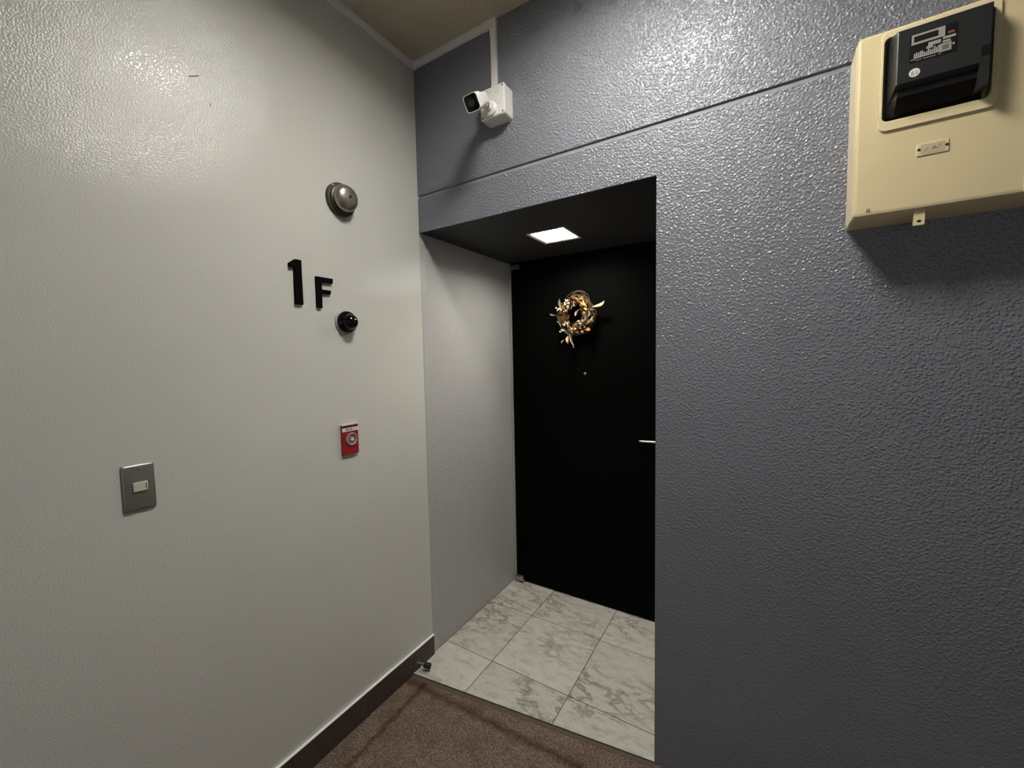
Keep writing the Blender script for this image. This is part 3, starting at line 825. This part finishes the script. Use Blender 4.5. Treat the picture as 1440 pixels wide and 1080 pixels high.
# ------------------------------------------------------------------ dried flower wreath on the door
wc = Vector((0.470, D - 0.040, 1.705))
t = thing('dried_wreath', 'small wreath of dried leaves and white berries on the black door', 'wreath', (wc.x, D, wc.z))
wr = random.Random(21)
RW = 0.094
def ringpt(a, r=RW, dy=0.0): return Vector((wc.x + r * math.cos(a), wc.y + dy, wc.z + r * math.sin(a)))
bm = bmesh.new()
for k in range(26):
    a0 = wr.uniform(0, 2 * math.pi); ln = wr.uniform(1.4, 3.2); r0 = wr.uniform(0.080, 0.112); ph = wr.uniform(0, 6.28); am = wr.uniform(0.002, 0.008)
    tube(bm, [ringpt(a0 + ln * s / 14, r0 + am * math.sin(ph + s * 0.9), wr.uniform(-0.003, 0.003) + 0.022 * math.cos(ph + s * 0.4)) for s in range(15)], 0.0016, 5)
for k in range(16):                                          # looser twigs bulging over the top
    a0 = math.radians(wr.uniform(25, 70)); a1 = math.radians(wr.uniform(100, 140)); rr_ = wr.uniform(0.108, 0.142)
    tube(bm, [ringpt(a0 + (a1 - a0) * s / 10, 0.095 + (rr_ - 0.095) * math.sin(math.pi * s / 10), 0.012 * math.sin(s + k)) for s in range(11)], 0.0010, 5)
o = obj('twig_ring', bm, M_TWIG, t, smooth=True); o['kind'] = 'stuff'
# a leaf mesh in its own space: along +X, curled
def leaf_mesh(name, length, width, curl, twist, m):
    bm = bmesh.new(); ns = 7; rows = []
    for s in range(ns + 1):
        f = s / ns
        w_ = width * (math.sin(math.pi * min(1, f * 0.94 + 0.06)) ** 0.8) * 0.5 + 0.0006
        zc_ = curl * math.sin(f * 2.2) * length * 0.5
        tw_ = twist * f
        row = []
        for q_ in (-1, 0, 1):
            yy = q_ * w_; zz = abs(q_) * w_ * 0.35
            row.append(bm.verts.new((f * length, yy * math.cos(tw_) - zz * math.sin(tw_), zc_ + yy * math.sin(tw_) + zz * math.cos(tw_))))
        rows.append(row)
    for a, b_ in zip(rows, rows[1:]):
        for q_ in range(2): bm.faces.new((a[q_], a[q_ + 1], b_[q_ + 1], b_[q_]))
    bmesh.ops.solidify(bm, geom=bm.faces[:], thickness=0.0008)
    me = bpy.data.meshes.new(name); bm.to_mesh(me); bm.free()
    me.polygons.foreach_set('use_smooth', [True] * len(me.polygons))
    me.materials.append(m)
    return me
LEAVES = [leaf_mesh('leaf', 0.062, 0.022, 0.5, 0.8, M_LEAF[0]), leaf_mesh('leaf', 0.070, 0.017, 0.7, -1.2, M_LEAF[1]),
          leaf_mesh('leaf', 0.048, 0.024, 0.4, 0.5, M_LEAF[2]), leaf_mesh('leaf', 0.044, 0.018, 0.6, 1.0, M_LEAF[3]),
          leaf_mesh('leaf', 0.066, 0.015, -0.6, 1.6, M_LEAF[4])]
def place_leaf(me, loc, ang, tilt, roll, scale=1.0):
    o = bpy.data.objects.new('leaf', me); COL.objects.link(o); o.parent = t
    o.location = Vector(loc) - world_of(t)
    d = Vector((math.cos(ang) * math.cos(tilt), -math.sin(tilt), math.sin(ang) * math.cos(tilt)))
    q_ = d.to_track_quat('X', 'Z') @ Quaternion((1, 0, 0), roll)
    o.rotation_mode = 'QUATERNION'; o.rotation_quaternion = q_; o.scale = (scale,) * 3
    return o
R_ = math.radians
hero = [  # mesh, angle on ring, radius, direction, tilt, roll, scale
    (4, 20, 0.105, 31, 0.25, 0.4, 1.25),     # the long leaf sticking out right
    (0, 62, 0.085, -42, 0.5, 0.9, 1.2), (0, 40, 0.075, -60, 0.6, 0.2, 1.0), (4, 28, 0.088, -95, 0.5, 1.2, 1.0),
    (1, 35, 0.060, -105, 0.5, 0.5, 0.95), (4, 15, 0.075, -110, 0.4, 1.4, 0.8), (4, -35, 0.09, 58, 0.4, 0.7, 0.8),
    (0, 205, 0.105, 20, 0.5, 0.6, 1.1), (0, 212, 0.098, 35, 0.45, 1.0, 1.0), (1, 195, 0.115, -60, 0.3, 0.4, 0.9),
    (4, 222, 0.105, -40, 0.4, 1.0, 0.9), (4, 252, 0.105, -62, 0.35, 0.4, 1.15), (4, 258, 0.135, -80, 0.3, 1.3, 0.9),
    (1, 250, 0.125, -70, 0.35, 0.9, 0.9), (1, 245, 0.150, -105, 0.3, 0.3, 0.45), (1, 155, 0.095, 80, 0.4, 0.5, 0.8),
    (2, -55, 0.105, -20, 0.4, 0.6, 0.9), (4, 178, 0.115, 150, 0.2, 0.5, 0.6), (2, 75, 0.09, -20, 0.5, 0.6, 1.0)]
for (mi, ra, rr_, da, ti, ro, sc_) in hero:
    place_leaf(LEAVES[mi], ringpt(R_(ra), rr_, -0.022), R_(da), ti, ro, sc_)
for k in range(170):
    a = wr.uniform(0, 360)
    mi = wr.choice([2, 2, 2, 2, 3, 3, 3, 0, 1])
    if -80 < a - 360 < -20 or 95 > a > 80: mi = 2
    place_leaf(LEAVES[mi], ringpt(R_(a), wr.triangular(0.040, 0.106, 0.085), wr.uniform(-0.026, 0.008)), R_(a + wr.choice([90, -90, 60, -60, 120]) + wr.uniform(-40, 40)), wr.uniform(0.0, 0.8), wr.uniform(0, 6.28), wr.uniform(0.45, 0.85))
# berry sprays: each spray one part
def spray(cx, cz, n_, spread, r, m, name):
    bm = bmesh.new()
    for k in range(n_):
        a = wr.uniform(0, 6.28); rad = spread * math.sqrt(wr.random())
        p = Vector((wc.x + cx + rad * math.cos(a), wc.y - 0.034 + wr.uniform(-0.008, 0.006), wc.z + cz + rad * math.sin(a)))
        bmesh.ops.create_icosphere(bm, subdivisions=1, radius=r * wr.uniform(0.8, 1.2), matrix=Matrix.Translation(p))
        tube(bm, [p, Vector((wc.x + cx * 0.9, wc.y - 0.005, wc.z + cz * 0.9))], 0.0006, 4)
    obj(name, bm, m, t, smooth=True)
for (cx, cz, n_, sp_) in ((-0.098, 0.040, 9, 0.014), (-0.046, 0.070, 10, 0.017), (-0.040, 0.045, 6, 0.011), (-0.060, -0.052, 7, 0.014), (-0.045, -0.045, 4, 0.012), (0.030, -0.055, 9, 0.018), (-0.074, -0.088, 6, 0.014), (0.068, 0.018, 4, 0.016), (-0.006, -0.082, 7, 0.018), (0.060, -0.062, 2, 0.012)):
    spray(cx, cz, n_, sp_, 0.0049, M_BERRY, 'berry_spray')
for (cx, cz, n_, sp_) in ((-0.030, -0.088, 2, 0.006), (0.072, 0.000, 3, 0.012), (-0.052, 0.020, 3, 0.010), (0.050, -0.095, 3, 0.010), (0.062, -0.030, 4, 0.016), (0.0, 0.058, 3, 0.012)):
    spray(cx, cz, n_, sp_, 0.0068, M_MAUVE, 'dried_pod')
